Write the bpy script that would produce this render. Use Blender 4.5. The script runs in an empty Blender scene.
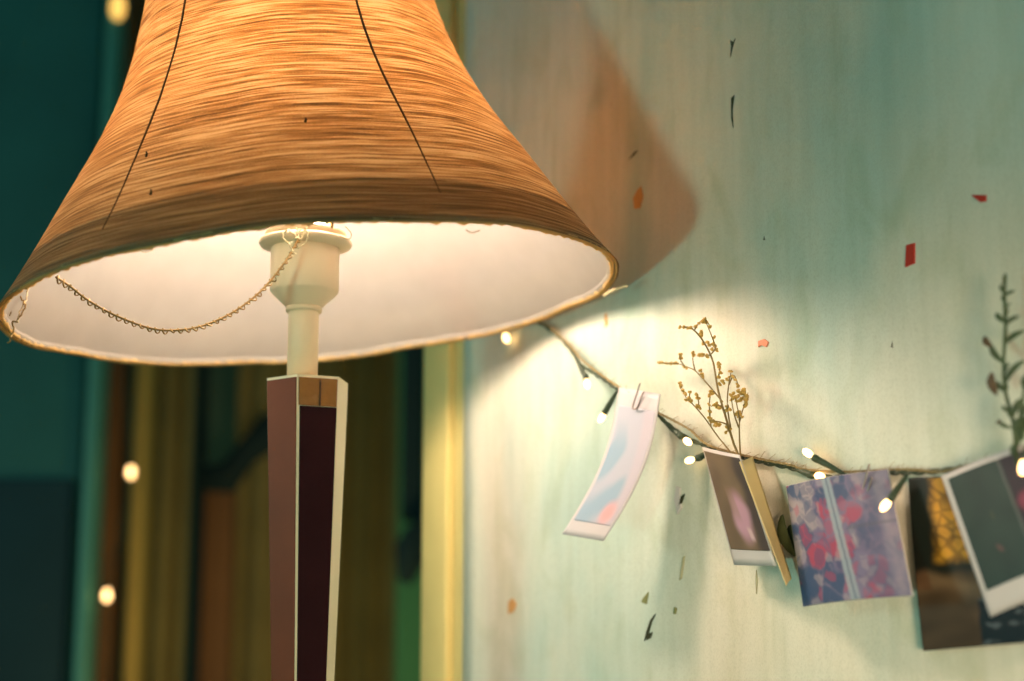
import bpy, bmesh, math, random
from mathutils import Vector, Matrix, noise
random.seed(4)
R = math.radians
S = bpy.context.scene
col = S.collection

# ------------------------------------------------------------------ camera
PITCH = R(11.0); CAMZ = 1.10; F = 1600.0
cd = bpy.data.cameras.new('camera'); cam = bpy.data.objects.new('camera', cd); col.objects.link(cam)
cd.sensor_width = 36.0; cd.lens = 36.0 * F / 1024.0; cd.clip_start = 0.05
cam.location = (0, 0, CAMZ); cam.rotation_euler = (R(90) + PITCH, 0, 0)
cd.dof.use_dof = True; cd.dof.focus_distance = 0.975; cd.dof.aperture_fstop = 3.6
S.camera = cam
CP, SP = math.cos(PITCH), math.sin(PITCH)

# ------------------------------------------------------------------ world and lights
w = bpy.data.worlds.new('world'); S.world = w; w.use_nodes = True
bg = w.node_tree.nodes['Background']
bg.inputs[0].default_value = (0.10, 0.42, 0.40, 1); bg.inputs[1].default_value = 0.22

def lamp_light(name, kind, loc, energy, color, size=0.1, aim=None):
    l = bpy.data.lights.new(name, kind); l.energy = energy; l.color = color
    if kind == 'AREA': l.size = size
    elif kind == 'SPOT': l.spot_size = R(41); l.spot_blend = 1.0; l.shadow_soft_size = size
    else: l.shadow_soft_size = size
    o = bpy.data.objects.new(name, l); col.objects.link(o); o.location = loc
    if aim is not None: o.rotation_euler = (Vector(aim) - Vector(loc)).to_track_quat('-Z', 'Y').to_euler()
    return o
# the room's other lamp, to the left of and a little below the shade
lamp_light('room_lamp', 'SPOT', (-1.00, -0.40, 0.80), 34.0, (0.44, 1.0, 0.80), 0.08, (0.06, 1.14, 1.36))
# added warm fill behind the camera, unseen, to brighten the lower wall
lamp_light('warm_fill', 'SPOT', (0.30, -0.45, 0.95), 80.0, (1.0, 0.74, 0.46), 0.15, (0.26, 0.96, 0.99))
# a window well to the left, level with the shade
lamp_light('side_window_light', 'AREA', (-1.9, 1.12, 1.45), 6.0, (0.62, 1.0, 0.86), 0.35, (0, 1.2, 1.4))
# cool daylight from behind the camera
lamp_light('window_light', 'AREA', (1.3, -1.6, 2.3), 3.0, (0.22, 0.85, 0.80), 1.2, (0.1, 1.2, 1.4))
# warm glow in the further room
lamp_light('hall_lamp', 'POINT', (-0.2, 1.95, 0.90), 4.0, (1.0, 0.72, 0.3), 0.08)

S.view_settings.view_transform = 'Standard'; S.view_settings.look = 'None'
S.view_settings.exposure = -0.10; S.view_settings.gamma = 1.0
S.view_settings.use_curve_mapping = False

# ------------------------------------------------------------------ helpers
def ray(px, py):
    x = (px - 512.0) / F; y = (340.5 - py) / F
    return Vector((x, CP - y * SP, SP + y * CP))
def at(px, py, Y):
    d = ray(px, py); t = Y / d.y
    return Vector((0, 0, CAMZ)) + d * t
TH = R(58.0); WD = 0.217                      # the wall's turn, and its distance from the lamp's axis
LX, LY = at(312, 296, 1.03).x, 1.03           # the lamp's axis
SD = Vector((math.cos(TH), -math.sin(TH), 0)) # along the wall, to the right
NN = Vector((-math.sin(TH), -math.cos(TH), 0))# out of the wall, to the room
W0 = Vector((LX, LY, 0)) - NN * WD
def wp(px, py, off=0.0):
    d = ray(px, py); o = Vector((0, 0, CAMZ)); base = W0 + NN * off
    t = (base - o).dot(NN) / d.dot(NN)
    return o + d * t
def sof(px, off=0.0): return (wp(px, 340, off) - W0).dot(SD)

def meta(o, label=None, cat=None, group=None, kind=None):
    if label: o['label'] = label
    if cat: o['category'] = cat
    if group: o['group'] = group
    if kind: o['kind'] = kind
    return o
def empty(name, loc, label=None, cat=None, group=None):
    o = bpy.data.objects.new(name, None); col.objects.link(o); o.location = loc
    o.empty_display_size = 0.02
    return meta(o, label, cat, group)
def link(name, bm, mat, parent=None, smooth=True, world=True):
    me = bpy.data.meshes.new(name); bm.to_mesh(me); bm.free()
    if smooth:
        for p in me.polygons: p.use_smooth = True
    o = bpy.data.objects.new(name, me); col.objects.link(o)
    if mat: me.materials.append(mat)
    if parent is not None:
        o.parent = parent
        if world: o.matrix_parent_inverse = mworld(parent).inverted()
    return o
def mworld(o):
    m = Matrix.LocRotScale(o.location, o.rotation_euler, o.scale)
    return m if o.parent is None else mworld(o.parent) @ o.matrix_parent_inverse @ m
def nbm(): return bmesh.new()
def box(bm, c, s, bev=0.0, rz=0.0):
    r = bmesh.ops.create_cube(bm, size=1.0, matrix=Matrix.Translation(c) @ Matrix.Rotation(rz, 4, 'Z') @ Matrix.Diagonal((s[0], s[1], s[2], 1)))
    if bev > 0:
        es = list({e for v in r['verts'] for e in v.link_edges})
        bmesh.ops.bevel(bm, geom=es, offset=bev, segments=2, profile=0.6, affect='EDGES')
def lathe(bm, prof, c=(0, 0, 0), n=48, cap=True):
    c = Vector(c); rings = []
    for r, z in prof:
        rings.append([bm.verts.new(c + Vector((r * math.cos(2 * math.pi * i / n), r * math.sin(2 * math.pi * i / n), z))) for i in range(n)])
    for a, b in zip(rings, rings[1:]):
        for i in range(n):
            j = (i + 1) % n; bm.faces.new((a[i], a[j], b[j], b[i]))
    if cap:
        bm.faces.new(rings[0][::-1]); bm.faces.new(rings[-1])
def tube(bm, pts, rad, n=6):
    pts = [Vector(p) for p in pts]; rings = []
    rr = rad if isinstance(rad, (list, tuple)) else [rad] * len(pts)
    up = Vector((0.3, 0.2, 0.93)).normalized()
    for i, p in enumerate(pts):
        t = (pts[min(i + 1, len(pts) - 1)] - pts[max(i - 1, 0)])
        t = t.normalized() if t.length > 1e-9 else Vector((0, 0, 1))
        a = t.cross(up)
        if a.length < 1e-3: a = t.cross(Vector((1, 0, 0)))
        a.normalize(); b = t.cross(a).normalized(); 
        rings.append([bm.verts.new(p + (a * math.cos(2 * math.pi * k / n) + b * math.sin(2 * math.pi * k / n)) * rr[i]) for k in range(n)])
    for a, b in zip(rings, rings[1:]):
        for k in range(n):
            j = (k + 1) % n; bm.faces.new((a[k], a[j], b[j], b[k]))
    bm.faces.new(rings[0][::-1]); bm.faces.new(rings[-1])
def spline(pts, m=8):
    pts = [Vector(p) for p in pts]; out = []
    for i in range(len(pts) - 1):
        p0 = pts[max(i - 1, 0)]; p1 = pts[i]; p2 = pts[i + 1]; p3 = pts[min(i + 2, len(pts) - 1)]
        for k in range(m):
            t = k / m
            out.append(0.5 * ((2 * p1) + (p2 - p0) * t + (2 * p0 - 5 * p1 + 4 * p2 - p3) * t * t + (3 * p1 - p0 - 3 * p2 + p3) * t ** 3))
    out.append(pts[-1]); return out
def blob(bm, c, r, axis=None, stretch=1.0, sub=1):
    q = (axis or Vector((0, 0, 1))).to_track_quat('Z', 'Y').to_matrix().to_4x4()
    bmesh.ops.create_icosphere(bm, subdivisions=sub, radius=1.0, matrix=Matrix.Translation(c) @ q @ Matrix.Diagonal((r, r, r * stretch, 1)))

# ------------------------------------------------------------------ materials
def newmat(name):
    m = bpy.data.materials.new(name); m.use_nodes = True
    nt = m.node_tree; return m, nt, nt.nodes, nt.links, nt.nodes['Principled BSDF']
def plain(name, c, rough=0.6, metal=0.0, coat=0.0, spec=0.5, var=0.15, vscale=40.0, bump=0.0):
    m, nt, N, L, b = newmat(name)
    b.inputs['Roughness'].default_value = rough; b.inputs['Metallic'].default_value = metal
    b.inputs['Coat Weight'].default_value = coat; b.inputs['Specular IOR Level'].default_value = spec
    tc = N.new('ShaderNodeTexCoord'); no = N.new('ShaderNodeTexNoise'); no.inputs['Scale'].default_value = vscale; no.inputs['Detail'].default_value = 4
    L.new(tc.outputs['Object'], no.inputs['Vector'])
    mx = N.new('ShaderNodeMix'); mx.data_type = 'RGBA'
    mx.inputs[6].default_value = (*[x * (1 - var) for x in c], 1); mx.inputs[7].default_value = (*[min(1, x * (1 + var)) for x in c], 1)
    L.new(no.outputs['Fac'], mx.inputs[0]); L.new(mx.outputs[2], b.inputs['Base Color'])
    if bump:
        bp = N.new('ShaderNodeBump'); bp.inputs['Strength'].default_value = bump; bp.inputs['Distance'].default_value = 0.002
        L.new(no.outputs['Fac'], bp.inputs['Height']); L.new(bp.outputs[0], b.inputs['Normal'])
    return m
def glow(name, c, s):
    m, nt, N, L, b = newmat(name)
    b.inputs['Base Color'].default_value = (*c, 1); b.inputs['Emission Color'].default_value = (*c, 1); b.inputs['Emission Strength'].default_value = s
    return m
def ramp(N, stops):
    r = N.new('ShaderNodeValToRGB'); e = r.color_ramp.elements
    e[0].position, e[0].color = stops[0][0], (*stops[0][1], 1); e[1].position, e[1].color = stops[-1][0], (*stops[-1][1], 1)
    for p, c in stops[1:-1]:
        x = e.new(p); x.color = (*c, 1)
    return r

def wall_material():
    m, nt, N, L, b = newmat('old_paint'); b.inputs['Roughness'].default_value = 0.75; b.inputs['Specular IOR Level'].default_value = 0.25
    tc = N.new('ShaderNodeTexCoord')
    rot = N.new('ShaderNodeMapping'); rot.inputs['Rotation'].default_value = (0, 0, TH); L.new(tc.outputs['Object'], rot.inputs['Vector'])
    def nz(scale, sc, det=5, dist=0.0):
        mp = N.new('ShaderNodeMapping'); mp.inputs['Scale'].default_value = scale; L.new(rot.outputs[0], mp.inputs['Vector'])
        n = N.new('ShaderNodeTexNoise'); n.inputs['Scale'].default_value = sc; n.inputs['Detail'].default_value = det; n.inputs['Distortion'].default_value = dist
        L.new(mp.outputs[0], n.inputs['Vector']); return n
    n1 = nz((1, 1, 0.40), 6.0, 5, 0.6)          # large patches of teal and cream paint
    n2 = nz((1, 1, 0.07), 110.0, 6)             # vertical brushing
    n3 = nz((1, 1, 0.6), 300.0, 3)
    r1 = ramp(N, [(0.35, (0.49, 0.60, 0.55)), (0.50, (0.68, 0.68, 0.60)), (0.66, (0.78, 0.71, 0.60))])
    L.new(n1.outputs['Fac'], r1.inputs[0])
    r2 = ramp(N, [(0.30, (0.90, 0.91, 0.89)), (0.62, (1, 1, 1))]); L.new(n2.outputs['Fac'], r2.inputs[0])
    mu = N.new('ShaderNodeMix'); mu.data_type = 'RGBA'; mu.blend_type = 'MULTIPLY'; mu.inputs[0].default_value = 0.8
    L.new(r1.outputs[0], mu.inputs[6]); L.new(r2.outputs[0], mu.inputs[7])
    n5 = nz((1, 1, 0.7), 1100.0, 2); r5 = ramp(N, [(0.30, (0.88, 0.88, 0.86)), (0.55, (1, 1, 1))]); L.new(n5.outputs['Fac'], r5.inputs[0])
    n6 = nz((1, 1, 0.5), 26.0, 6, 0.8); r6 = ramp(N, [(0.30, (0.84, 0.86, 0.78)), (0.50, (1, 1, 1))]); L.new(n6.outputs['Fac'], r6.inputs[0])
    for rr_ in (r5, r6):
        m5 = N.new('ShaderNodeMix'); m5.data_type = 'RGBA'; m5.blend_type = 'MULTIPLY'; m5.inputs[0].default_value = 0.85
        L.new(mu.outputs[2], m5.inputs[6]); L.new(rr_.outputs[0], m5.inputs[7]); mu = m5
    # chips and scratches where the paint has come off
    n4 = nz((1, 1, 0.22), 55.0, 6, 1.2)
    r4 = ramp(N, [(0.765, (0, 0, 0)), (0.79, (1, 1, 1))]); L.new(n4.outputs['Fac'], r4.inputs[0])
    mc = N.new('ShaderNodeMix'); mc.data_type = 'RGBA'; mc.inputs[7].default_value = (0.20, 0.19, 0.10, 1)
    L.new(r4.outputs[0], mc.inputs[0]); L.new(mu.outputs[2], mc.inputs[6]); 
    L.new(mc.outputs[2], b.inputs['Base Color'])
    ad = N.new('ShaderNodeMath'); ad.operation = 'ADD'; L.new(n2.outputs['Fac'], ad.inputs[0]); L.new(n3.outputs['Fac'], ad.inputs[1])
    bp = N.new('ShaderNodeBump'); bp.inputs['Strength'].default_value = 0.22; bp.inputs['Distance'].default_value = 0.0015
    L.new(ad.outputs[0], bp.inputs['Height']); L.new(bp.outputs[0], b.inputs['Normal'])
    return m

def fabric_material():
    m = bpy.data.materials.new('slub_fabric'); m.use_nodes = True; nt = m.node_tree; N, L = nt.nodes, nt.links; N.clear()
    out = N.new('ShaderNodeOutputMaterial'); uv = N.new('ShaderNodeUVMap')
    def nz(scale, det, dist=0.0, off=0.0):
        mp = N.new('ShaderNodeMapping'); mp.inputs['Scale'].default_value = (*scale, 1); mp.inputs['Location'].default_value = (off, off, 0); L.new(uv.outputs[0], mp.inputs['Vector'])
        n = N.new('ShaderNodeTexNoise'); n.inputs['Scale'].default_value = 1; n.inputs['Detail'].default_value = det; n.inputs['Distortion'].default_value = dist
        L.new(mp.outputs[0], n.inputs['Vector']); return n
    a = nz((14, 165), 5, 0.12); b = nz((40, 520), 3, 0.1, 3.3); c = nz((900, 500), 1, 0, 1.1); d = nz((9, 14), 3, 0, 7.7)
    m1 = N.new('ShaderNodeMath'); m1.operation = 'MULTIPLY_ADD'; m1.inputs[1].default_value = 0.55
    L.new(b.outputs['Fac'], m1.inputs[0]); L.new(a.outputs['Fac'], m1.inputs[2])
    m2 = N.new('ShaderNodeMath'); m2.operation = 'MULTIPLY_ADD'; m2.inputs[1].default_value = 0.18
    L.new(c.outputs['Fac'], m2.inputs[0]); L.new(m1.outputs[0], m2.inputs[2])
    m3 = N.new('ShaderNodeMath'); m3.operation = 'MULTIPLY_ADD'; m3.inputs[1].default_value = 0.25
    L.new(d.outputs['Fac'], m3.inputs[0]); L.new(m2.outputs[0], m3.inputs[2])
    rt = ramp(N, [(0.68, (0.11, 0.036, 0.008)), (0.79, (0.24, 0.090, 0.020)), (0.89, (0.40, 0.17, 0.044)), (0.985, (0.60, 0.35, 0.16))])
    sc = N.new('ShaderNodeMath'); sc.operation = 'SUBTRACT'; sc.inputs[1].default_value = 0.12; L.new(m3.outputs[0], sc.inputs[0])
    L.new(sc.outputs[0], rt.inputs[0])
    tr = N.new('ShaderNodeBsdfTranslucent'); L.new(rt.outputs[0], tr.inputs['Color'])
    rd = ramp(N, [(0.72, (0.34, 0.24, 0.11)), (0.98, (0.60, 0.46, 0.25))]); L.new(sc.outputs[0], rd.inputs[0])
    pb = N.new('ShaderNodeBsdfPrincipled'); pb.inputs['Roughness'].default_value = 0.55; L.new(rd.outputs[0], pb.inputs['Base Color'])
    pb.inputs['Sheen Weight'].default_value = 0.1
    bp = N.new('ShaderNodeBump'); bp.inputs['Strength'].default_value = 0.35; bp.inputs['Distance'].default_value = 0.0008
    L.new(m3.outputs[0], bp.inputs['Height']); L.new(bp.outputs[0], pb.inputs['Normal'])
    mx = N.new('ShaderNodeMixShader'); mx.inputs[0].default_value = 0.35
    L.new(tr.outputs[0], mx.inputs[1]); L.new(pb.outputs[0], mx.inputs[2]); L.new(mx.outputs[0], out.inputs[0])
    return m
def thin_material(name, diff, tran, fac):
    m = bpy.data.materials.new(name); m.use_nodes = True; nt = m.node_tree; N, L = nt.nodes, nt.links; N.clear()
    out = N.new('ShaderNodeOutputMaterial'); tc = N.new('ShaderNodeTexCoord')
    n = N.new('ShaderNodeTexNoise'); n.inputs['Scale'].default_value = 60; n.inputs['Detail'].default_value = 4; L.new(tc.outputs['Object'], n.inputs['Vector'])
    r = ramp(N, [(0.3, tuple(x * 0.86 for x in diff)), (0.7, diff)]); L.new(n.outputs['Fac'], r.inputs[0])
    d = N.new('ShaderNodeBsdfDiffuse'); t = N.new('ShaderNodeBsdfTranslucent'); t.inputs[0].default_value = (*tran, 1)
    L.new(r.outputs[0], d.inputs[0]); mx = N.new('ShaderNodeMixShader'); mx.inputs[0].default_value = fac
    L.new(d.outputs[0], mx.inputs[1]); L.new(t.outputs[0], mx.inputs[2]); L.new(mx.outputs[0], out.inputs[0])
    return m
def print_material(name, rough=0.5, coat=0.25):
    m, nt, N, L, b = newmat(name); a = N.new('ShaderNodeAttribute'); a.attribute_name = 'ink'
    b.inputs['Roughness'].default_value = rough; b.inputs['Specular IOR Level'].default_value = 0.2
    L.new(a.outputs['Color'], b.inputs['Base Color']); return m

M = dict(
    wall=wall_material(), fabric=fabric_material(),
    lining=thin_material('white_lining', (0.43, 0.42, 0.42), (0.84, 0.78, 0.68), 0.50),
    hem=thin_material('doubled_hem', (0.62, 0.52, 0.32), (0.72, 0.52, 0.25), 0.5),
    gimp=thin_material('gold_trim', (0.80, 0.58, 0.26), (0.9, 0.6, 0.25), 0.5),
    wire=plain('rib_wire', (0.09, 0.035, 0.012), 0.8),
    cream=plain('cream_plastic', (0.86, 0.68, 0.46), 0.45, var=0.04),
    ivory=plain('ivory_lacquer', (0.80, 0.68, 0.46), 0.4, var=0.05),
    brown=plain('brown_lacquer', (0.20, 0.052, 0.026), 0.45, coat=0.0, spec=0.12, var=0.2, vscale=25),
    dark=plain('dark_glass_panel', (0.030, 0.008, 0.009), 0.12, coat=0.0, spec=0.2, var=0.2),
    amber=plain('amber_lacquer', (0.30, 0.12, 0.025), 0.22, coat=0.5, var=0.2, vscale=90, bump=1.0),
    brass=plain('old_brass', (0.28, 0.17, 0.05), 0.45, metal=0.4, var=0.2),
    thread=plain('loose_thread', (0.80, 0.66, 0.42), 0.9),
    cable=plain('green_cable', (0.035, 0.055, 0.03), 0.5),
    twine=plain('jute_twine', (0.34, 0.24, 0.11), 0.9, vscale=300, var=0.35),
    steel=plain('clip_steel', (0.35, 0.27, 0.25), 0.3, metal=0.8),
    paper=plain('white_card', (0.60, 0.54, 0.54), 0.5, var=0.03),
    kraft=plain('yellow_card', (0.72, 0.55, 0.28), 0.7, var=0.06),
    film=print_material('photo_print'),
    bulb=glow('lamp_bulb_glass', (1.0, 0.78, 0.58), 130.0),
    fairy=glow('fairy_bulb_glass', (1.0, 0.60, 0.24), 7.0),
    farfairy=glow('far_bulb_glass', (1.0, 0.55, 0.12), 1.6),
    bud=plain('dried_bud', (0.52, 0.31, 0.07), 0.8, vscale=500, var=0.4),
    stem=plain('dried_stem', (0.24, 0.16, 0.055), 0.8, vscale=300, var=0.3),
    leaf=plain('green_leaf', (0.075, 0.105, 0.045), 0.7, vscale=200, var=0.35),
    redleaf=plain('reddish_leaf', (0.13, 0.075, 0.04), 0.7, vscale=200, var=0.3),
    red=plain('red_paper', (0.55, 0.035, 0.02), 0.7), pink=plain('pink_paper', (0.75, 0.25, 0.15), 0.7),
    gouge=plain('chipped_plaster', (0.035, 0.035, 0.012), 0.9, vscale=300, var=0.5),
    scuff=plain('scuffed_paint', (0.40, 0.37, 0.24), 0.9, vscale=200, var=0.3),
    olive=plain('olive_paint', (0.22, 0.21, 0.08), 0.9, vscale=200, var=0.3),
    ochre=plain('ochre_plaster', (0.55, 0.30, 0.11), 0.9, vscale=200, var=0.2),
    trim=plain('yellowed_trim_paint', (0.66, 0.52, 0.20), 0.6, vscale=14, var=0.2),
    teal=plain('teal_door_paint', (0.03, 0.16, 0.15), 0.6, vscale=5, var=0.4),
    tealedge=plain('light_teal_paint', (0.10, 0.36, 0.30), 0.5, vscale=9),
    curtain=plain('olive_curtain_cloth', (0.30, 0.25, 0.09), 0.9, vscale=9, var=0.3),
    yellow=plain('yellow_post_paint', (0.70, 0.48, 0.12), 0.6, vscale=8),
    brownw=plain('brown_board', (0.26, 0.12, 0.04), 0.7, vscale=8, var=0.3),
    navy=plain('dark_navy', (0.008, 0.045, 0.06), 0.7, vscale=5, var=0.4),
    night=plain('dark_cloth', (0.008, 0.03, 0.035), 0.9, vscale=20),
    green=plain('green_board_paint', (0.07, 0.26, 0.11), 0.8, vscale=9),
    backw=plain('far_wall_paint', (0.14, 0.17, 0.09), 0.9, vscale=4, var=0.35),
    wood=plain('sideboard_wood', (0.22, 0.11, 0.05), 0.5, vscale=12, var=0.25),
    floor=plain('floor_boards', (0.20, 0.12, 0.06), 0.6, vscale=6, var=0.25),
)

# ------------------------------------------------------------------ setting
def build_wall():
    s0, s1 = sof(464), 1.05
    ss = [s0 + (s1 - s0) * i / 60 for i in range(61)]; zs = [2.5 * i / 80 for i in range(81)]
    bm = nbm(); g = []
    for z in zs:
        g.append([bm.verts.new(W0 + SD * s - NN * (0.0015 * noise.noise(Vector((s * 6, z * 3, 0)))) + Vector((0, 0, z))) for s in ss])
    for a, b in zip(g, g[1:]):
        for i in range(len(ss) - 1): bm.faces.new((a[i], a[i + 1], b[i + 1], b[i]))
    # thickness: back and edges
    r = bmesh.ops.extrude_face_region(bm, geom=bm.faces[:])
    o = None
    vs = [x for x in r['geom'] if isinstance(x, bmesh.types.BMVert)]
    for v in vs:
        d = (v.co - W0).dot(NN); v.co -= NN * (0.11 + d)
    bmesh.ops.recalc_face_normals(bm, faces=bm.faces[:])
    return meta(link('wall_right', bm, M['wall']), kind='structure')
wall = build_wall()
RZ = -TH
def wall_chip(name, pts, mat, off=0.0006):
    bm = nbm(); P = [wp(x, y, off) for x, y in pts]
    f = bm.faces.new([bm.verts.new(p) for p in P])
    ex = bmesh.ops.extrude_face_region(bm, geom=[f])
    for v in [x for x in ex['geom'] if isinstance(x, bmesh.types.BMVert)]: v.co -= NN * 0.0016
    bmesh.ops.recalc_face_normals(bm, faces=bm.faces[:])
    return link(name, bm, mat, wall, smooth=False)
gx = [
    ([(655, 614), (651, 622), (648, 634), (644, 641), (646, 632), (650, 620)], 'gouge'),
    ([(652, 632), (650, 638), (646, 640), (648, 634)], 'gouge'),
    ([(648, 592), (646, 604), (641, 602), (643, 598)], 'olive'),
    ([(735, 38), (732, 48), (730, 57), (731, 46), (730, 40), (733, 42)], 'gouge'),
    ([(734, 95), (732, 110), (733, 128), (731, 118), (731, 98)], 'gouge'),
    ([(764, 236), (765, 240), (763, 240)], 'gouge'), ([(817, 284), (819, 292), (816, 291)], 'olive'),
    ([(641, 186), (643, 196), (640, 208), (634, 209), (633, 198), (637, 190)], 'ochre'),
    ([(602, 110), (602, 120), (599, 126), (600, 114)], 'gouge'),
    ([(638, 150), (633, 156), (628, 160), (634, 152)], 'gouge'),
    ([(606, 312), (608, 324), (605, 328), (604, 316)], 'ochre'),
    ([(684, 556), (681, 578), (679, 580), (682, 558)], 'scuff'),
    ([(676, 608), (675, 614), (673, 614), (674, 607)], 'olive'),
    ([(676, 486), (674, 500), (677, 514), (681, 508), (679, 496), (680, 488)], 'paper'),
    ([(684, 494), (681, 503), (678, 506), (681, 496)], 'gouge'),
    ([(512, 598), (516, 604), (513, 612), (508, 614), (508, 602)], 'ochre'),
    ([(756, 570), (757, 582), (756, 594), (755.2, 580)], 'scuff'),
    ([(892, 341), (893, 348), (891, 347)], 'gouge'),
]
for p, mt in gx: wall_chip('paint_chip', p, M[mt])

def wbox(bm, pa, pb, za, zb, front, back, bev=0.003):
    """a vertical board lying along the wall's line, from pixel column pa to pb"""
    a, b = sof(pa), sof(pb); c = W0 + SD * (a + b) / 2 + NN * (front - (front + back) / 2)
    box(bm, Vector((c.x, c.y, (za + zb) / 2)), (abs(b - a), front + back, zb - za), bev, RZ)
bm = nbm(); wbox(bm, 427, 452, 0, 2.5, 0.004, 0.12, 0.003); meta(link('trim_1', bm, M['trim']), kind='structure')
bm = nbm(); wbox(bm, 452.3, 463.8, 0, 2.5, -0.002, 0.11, 0.002); meta(link('trim_2', bm, M['trim']), kind='structure')

bm = nbm(); box(bm, Vector((0, 1.2, -0.03)), (6, 6.5, 0.06)); meta(link('floor', bm, M['floor'], smooth=False), kind='structure')
bm = nbm(); box(bm, Vector((-0.9, 3.25, 1.3)), (4.4, 0.1, 2.6)); meta(link('wall_back', bm, M['backw'], smooth=False), kind='structure')

def vboard(name, x0, x1, Y, mat, dep=0.05, z0=0.0, z1=2.4, bev=0.006):
    a = at(x0, 400, Y).x; b = at(x1, 400, Y).x; bm = nbm()
    box(bm, Vector(((a + b) / 2, Y + dep / 2, (z0 + z1) / 2)), (b - a, dep, z1 - z0), bev)
    return link(name, bm, M[mat])
# the teal door and its frame, at the far left
d1 = vboard('door_1', -160, 84, 2.3, 'teal', 0.045); meta(d1, kind='structure')
vboard('stile', 86, 99, 2.27, 'tealedge', 0.06).parent = d1
vboard('dark_lower_part', -130, 78, 2.29, 'navy', 0.02, 0.25, at(40, 478, 2.29).z).parent = d1  # darker navy slab across the lower door
meta(vboard('trim_3', 103, 122, 2.42, 'brownw', 0.06), kind='structure')
meta(vboard('trim_4', 134, 147, 2.40, 'yellow', 0.06), kind='structure')
def curtain(x0, x1, Y, mat, amp, n, label):
    a = at(x0, 400, Y).x; b = at(x1, 400, Y).x; bm = nbm(); g = []
    for j in range(13):
        z = 0.02 + 2.35 * j / 12; row = []
        for i in range(n * 12 + 1):
            u = i / (n * 12); row.append(bm.verts.new((a + (b - a) * u, Y + amp * math.sin(u * n * 2 * math.pi + 0.2 * math.sin(z * 3)), z)))
        g.append(row)
    for p, q in zip(g, g[1:]):
        for i in range(len(p) - 1): bm.faces.new((p[i], p[i + 1], q[i + 1], q[i]))
    ex = bmesh.ops.extrude_face_region(bm, geom=bm.faces[:])
    for v in [x for x in ex['geom'] if isinstance(x, bmesh.types.BMVert)]: v.co.y += 0.003
    bmesh.ops.recalc_face_normals(bm, faces=bm.faces[:])
    return meta(link('curtain', bm, mat), label, 'curtain')
curtain(149, 193, 2.55, M['curtain'], 0.010, 2, 'blurred olive curtain hanging just right of the yellow post')
curtain(238, 399, 2.75, M['curtain'], 0.014, 5, 'wide dim olive brown curtain behind the lamp column')
meta(vboard('trim_5', 196, 204, 2.6, 'night', 0.05), kind='structure')
meta(vboard('trim_6', 205, 237, 2.65, 'brownw', 0.05, 0, at(220, 490, 2.65).z), kind='structure')
meta(vboard('trim_7', 402, 424, 2.4, 'night', 0.05, at(410, 520, 2.4).z, 2.4), kind='structure')
meta(vboard('trim_8', 398, 440, 2.5, 'green', 0.05, 0, 2.4), kind='structure')
def cloth(px, Y, label, name='hanging_cloth'):
    bm = nbm(); P = [at(x, y, Y) for x, y in px]
    f = bm.faces.new([bm.verts.new(p) for p in P]); bmesh.ops.subdivide_edges(bm, edges=bm.edges[:], cuts=2, use_grid_fill=True)
    ex = bmesh.ops.extrude_face_region(bm, geom=bm.faces[:])
    for v in [x for x in ex['geom'] if isinstance(x, bmesh.types.BMVert)]: v.co.y += 0.02
    bmesh.ops.recalc_face_normals(bm, faces=bm.faces[:])
    return meta(link(name, bm, M['night']), label, 'cloth')
cloth([(202, 466), (222, 462), (262, 415), (285, 405), (285, 440), (252, 462), (232, 492), (202, 490)], 2.5, 'dark blurred cloth slung at a slant left of the lamp column')
cloth([(395, 545), (404, 530), (426, 512), (426, 560), (410, 585), (398, 580)], 2.35, 'small dark blurred cloth beside the yellowed door trim')

# ------------------------------------------------------------------ sideboard that carries the lamp (below the frame)
TZ = 0.93
sb = empty('sideboard', (LX - 0.22, LY + 0.0, 0), 'low brown wooden sideboard standing under the lamp', 'sideboard')
sbx = Vector((LX - 0.26, LY - 0.02, 0))
bm = nbm(); box(bm, sbx + Vector((0, 0, TZ - 0.0125)), (0.66, 0.30, 0.025), 0.004); link('top', bm, M['wood'], sb)
bm = nbm(); box(bm, sbx + Vector((0, 0, 0.51)), (0.62, 0.27, 0.785), 0.003); link('body', bm, M['wood'], sb)
for s in (-1, 1):
    bm = nbm(); box(bm, sbx + Vector((s * 0.152, -0.142, 0.52)), (0.295, 0.014, 0.72), 0.002); dr = link('door', bm, M['wood'], sb)
    bm = nbm(); blob(bm, sbx + Vector((s * 0.03, -0.157, 0.55)), 0.012, sub=2); link('knob', bm, M['brass'], dr)
    for t in (-1, 1):
        bm = nbm(); box(bm, sbx + Vector((s * 0.28, t * 0.11, 0.06)), (0.04, 0.04, 0.12), 0.003); link('leg', bm, M['wood'], sb)

# ------------------------------------------------------------------ the lamp
AX = LX - 0.0013
lamp = empty('table_lamp', (AX, LY, TZ), 'table lamp with flared orange fabric shade on a tapering hexagonal column', 'lamp')
def zy(y): return at(305, y + (3.5 if y < 320 else 0), LY).z
Ztop = zy(381); 
def hexv(z, k, grow=0.0):
    t = (Ztop - z) / (Ztop - zy(681)); r = 0.0274 - 0.0070 * t + grow
    a = R(-97) + k * R(60)
    lean = 0.0016 * t
    return Vector((AX + lean + r * math.cos(a), LY + r * math.sin(a), z))
bm = nbm(); z0 = TZ + 0.030
rings = [[bm.verts.new(hexv(z, k)) for k in range(6)] for z in (z0, (z0 + Ztop) / 2, Ztop)]
for a, b in zip(rings, rings[1:]):
    for k in range(6): bm.faces.new((a[k], a[(k + 1) % 6], b[(k + 1) % 6], b[k]))
bm.faces.new(rings[0][::-1]); bm.faces.new(rings[-1])
bmesh.ops.bevel(bm, geom=[e for e in bm.edges if e.calc_face_angle(0) > 0.3], offset=0.0007, segments=2, affect='EDGES')
column = link('column', bm, M['ivory'], lamp, smooth=False)
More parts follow.
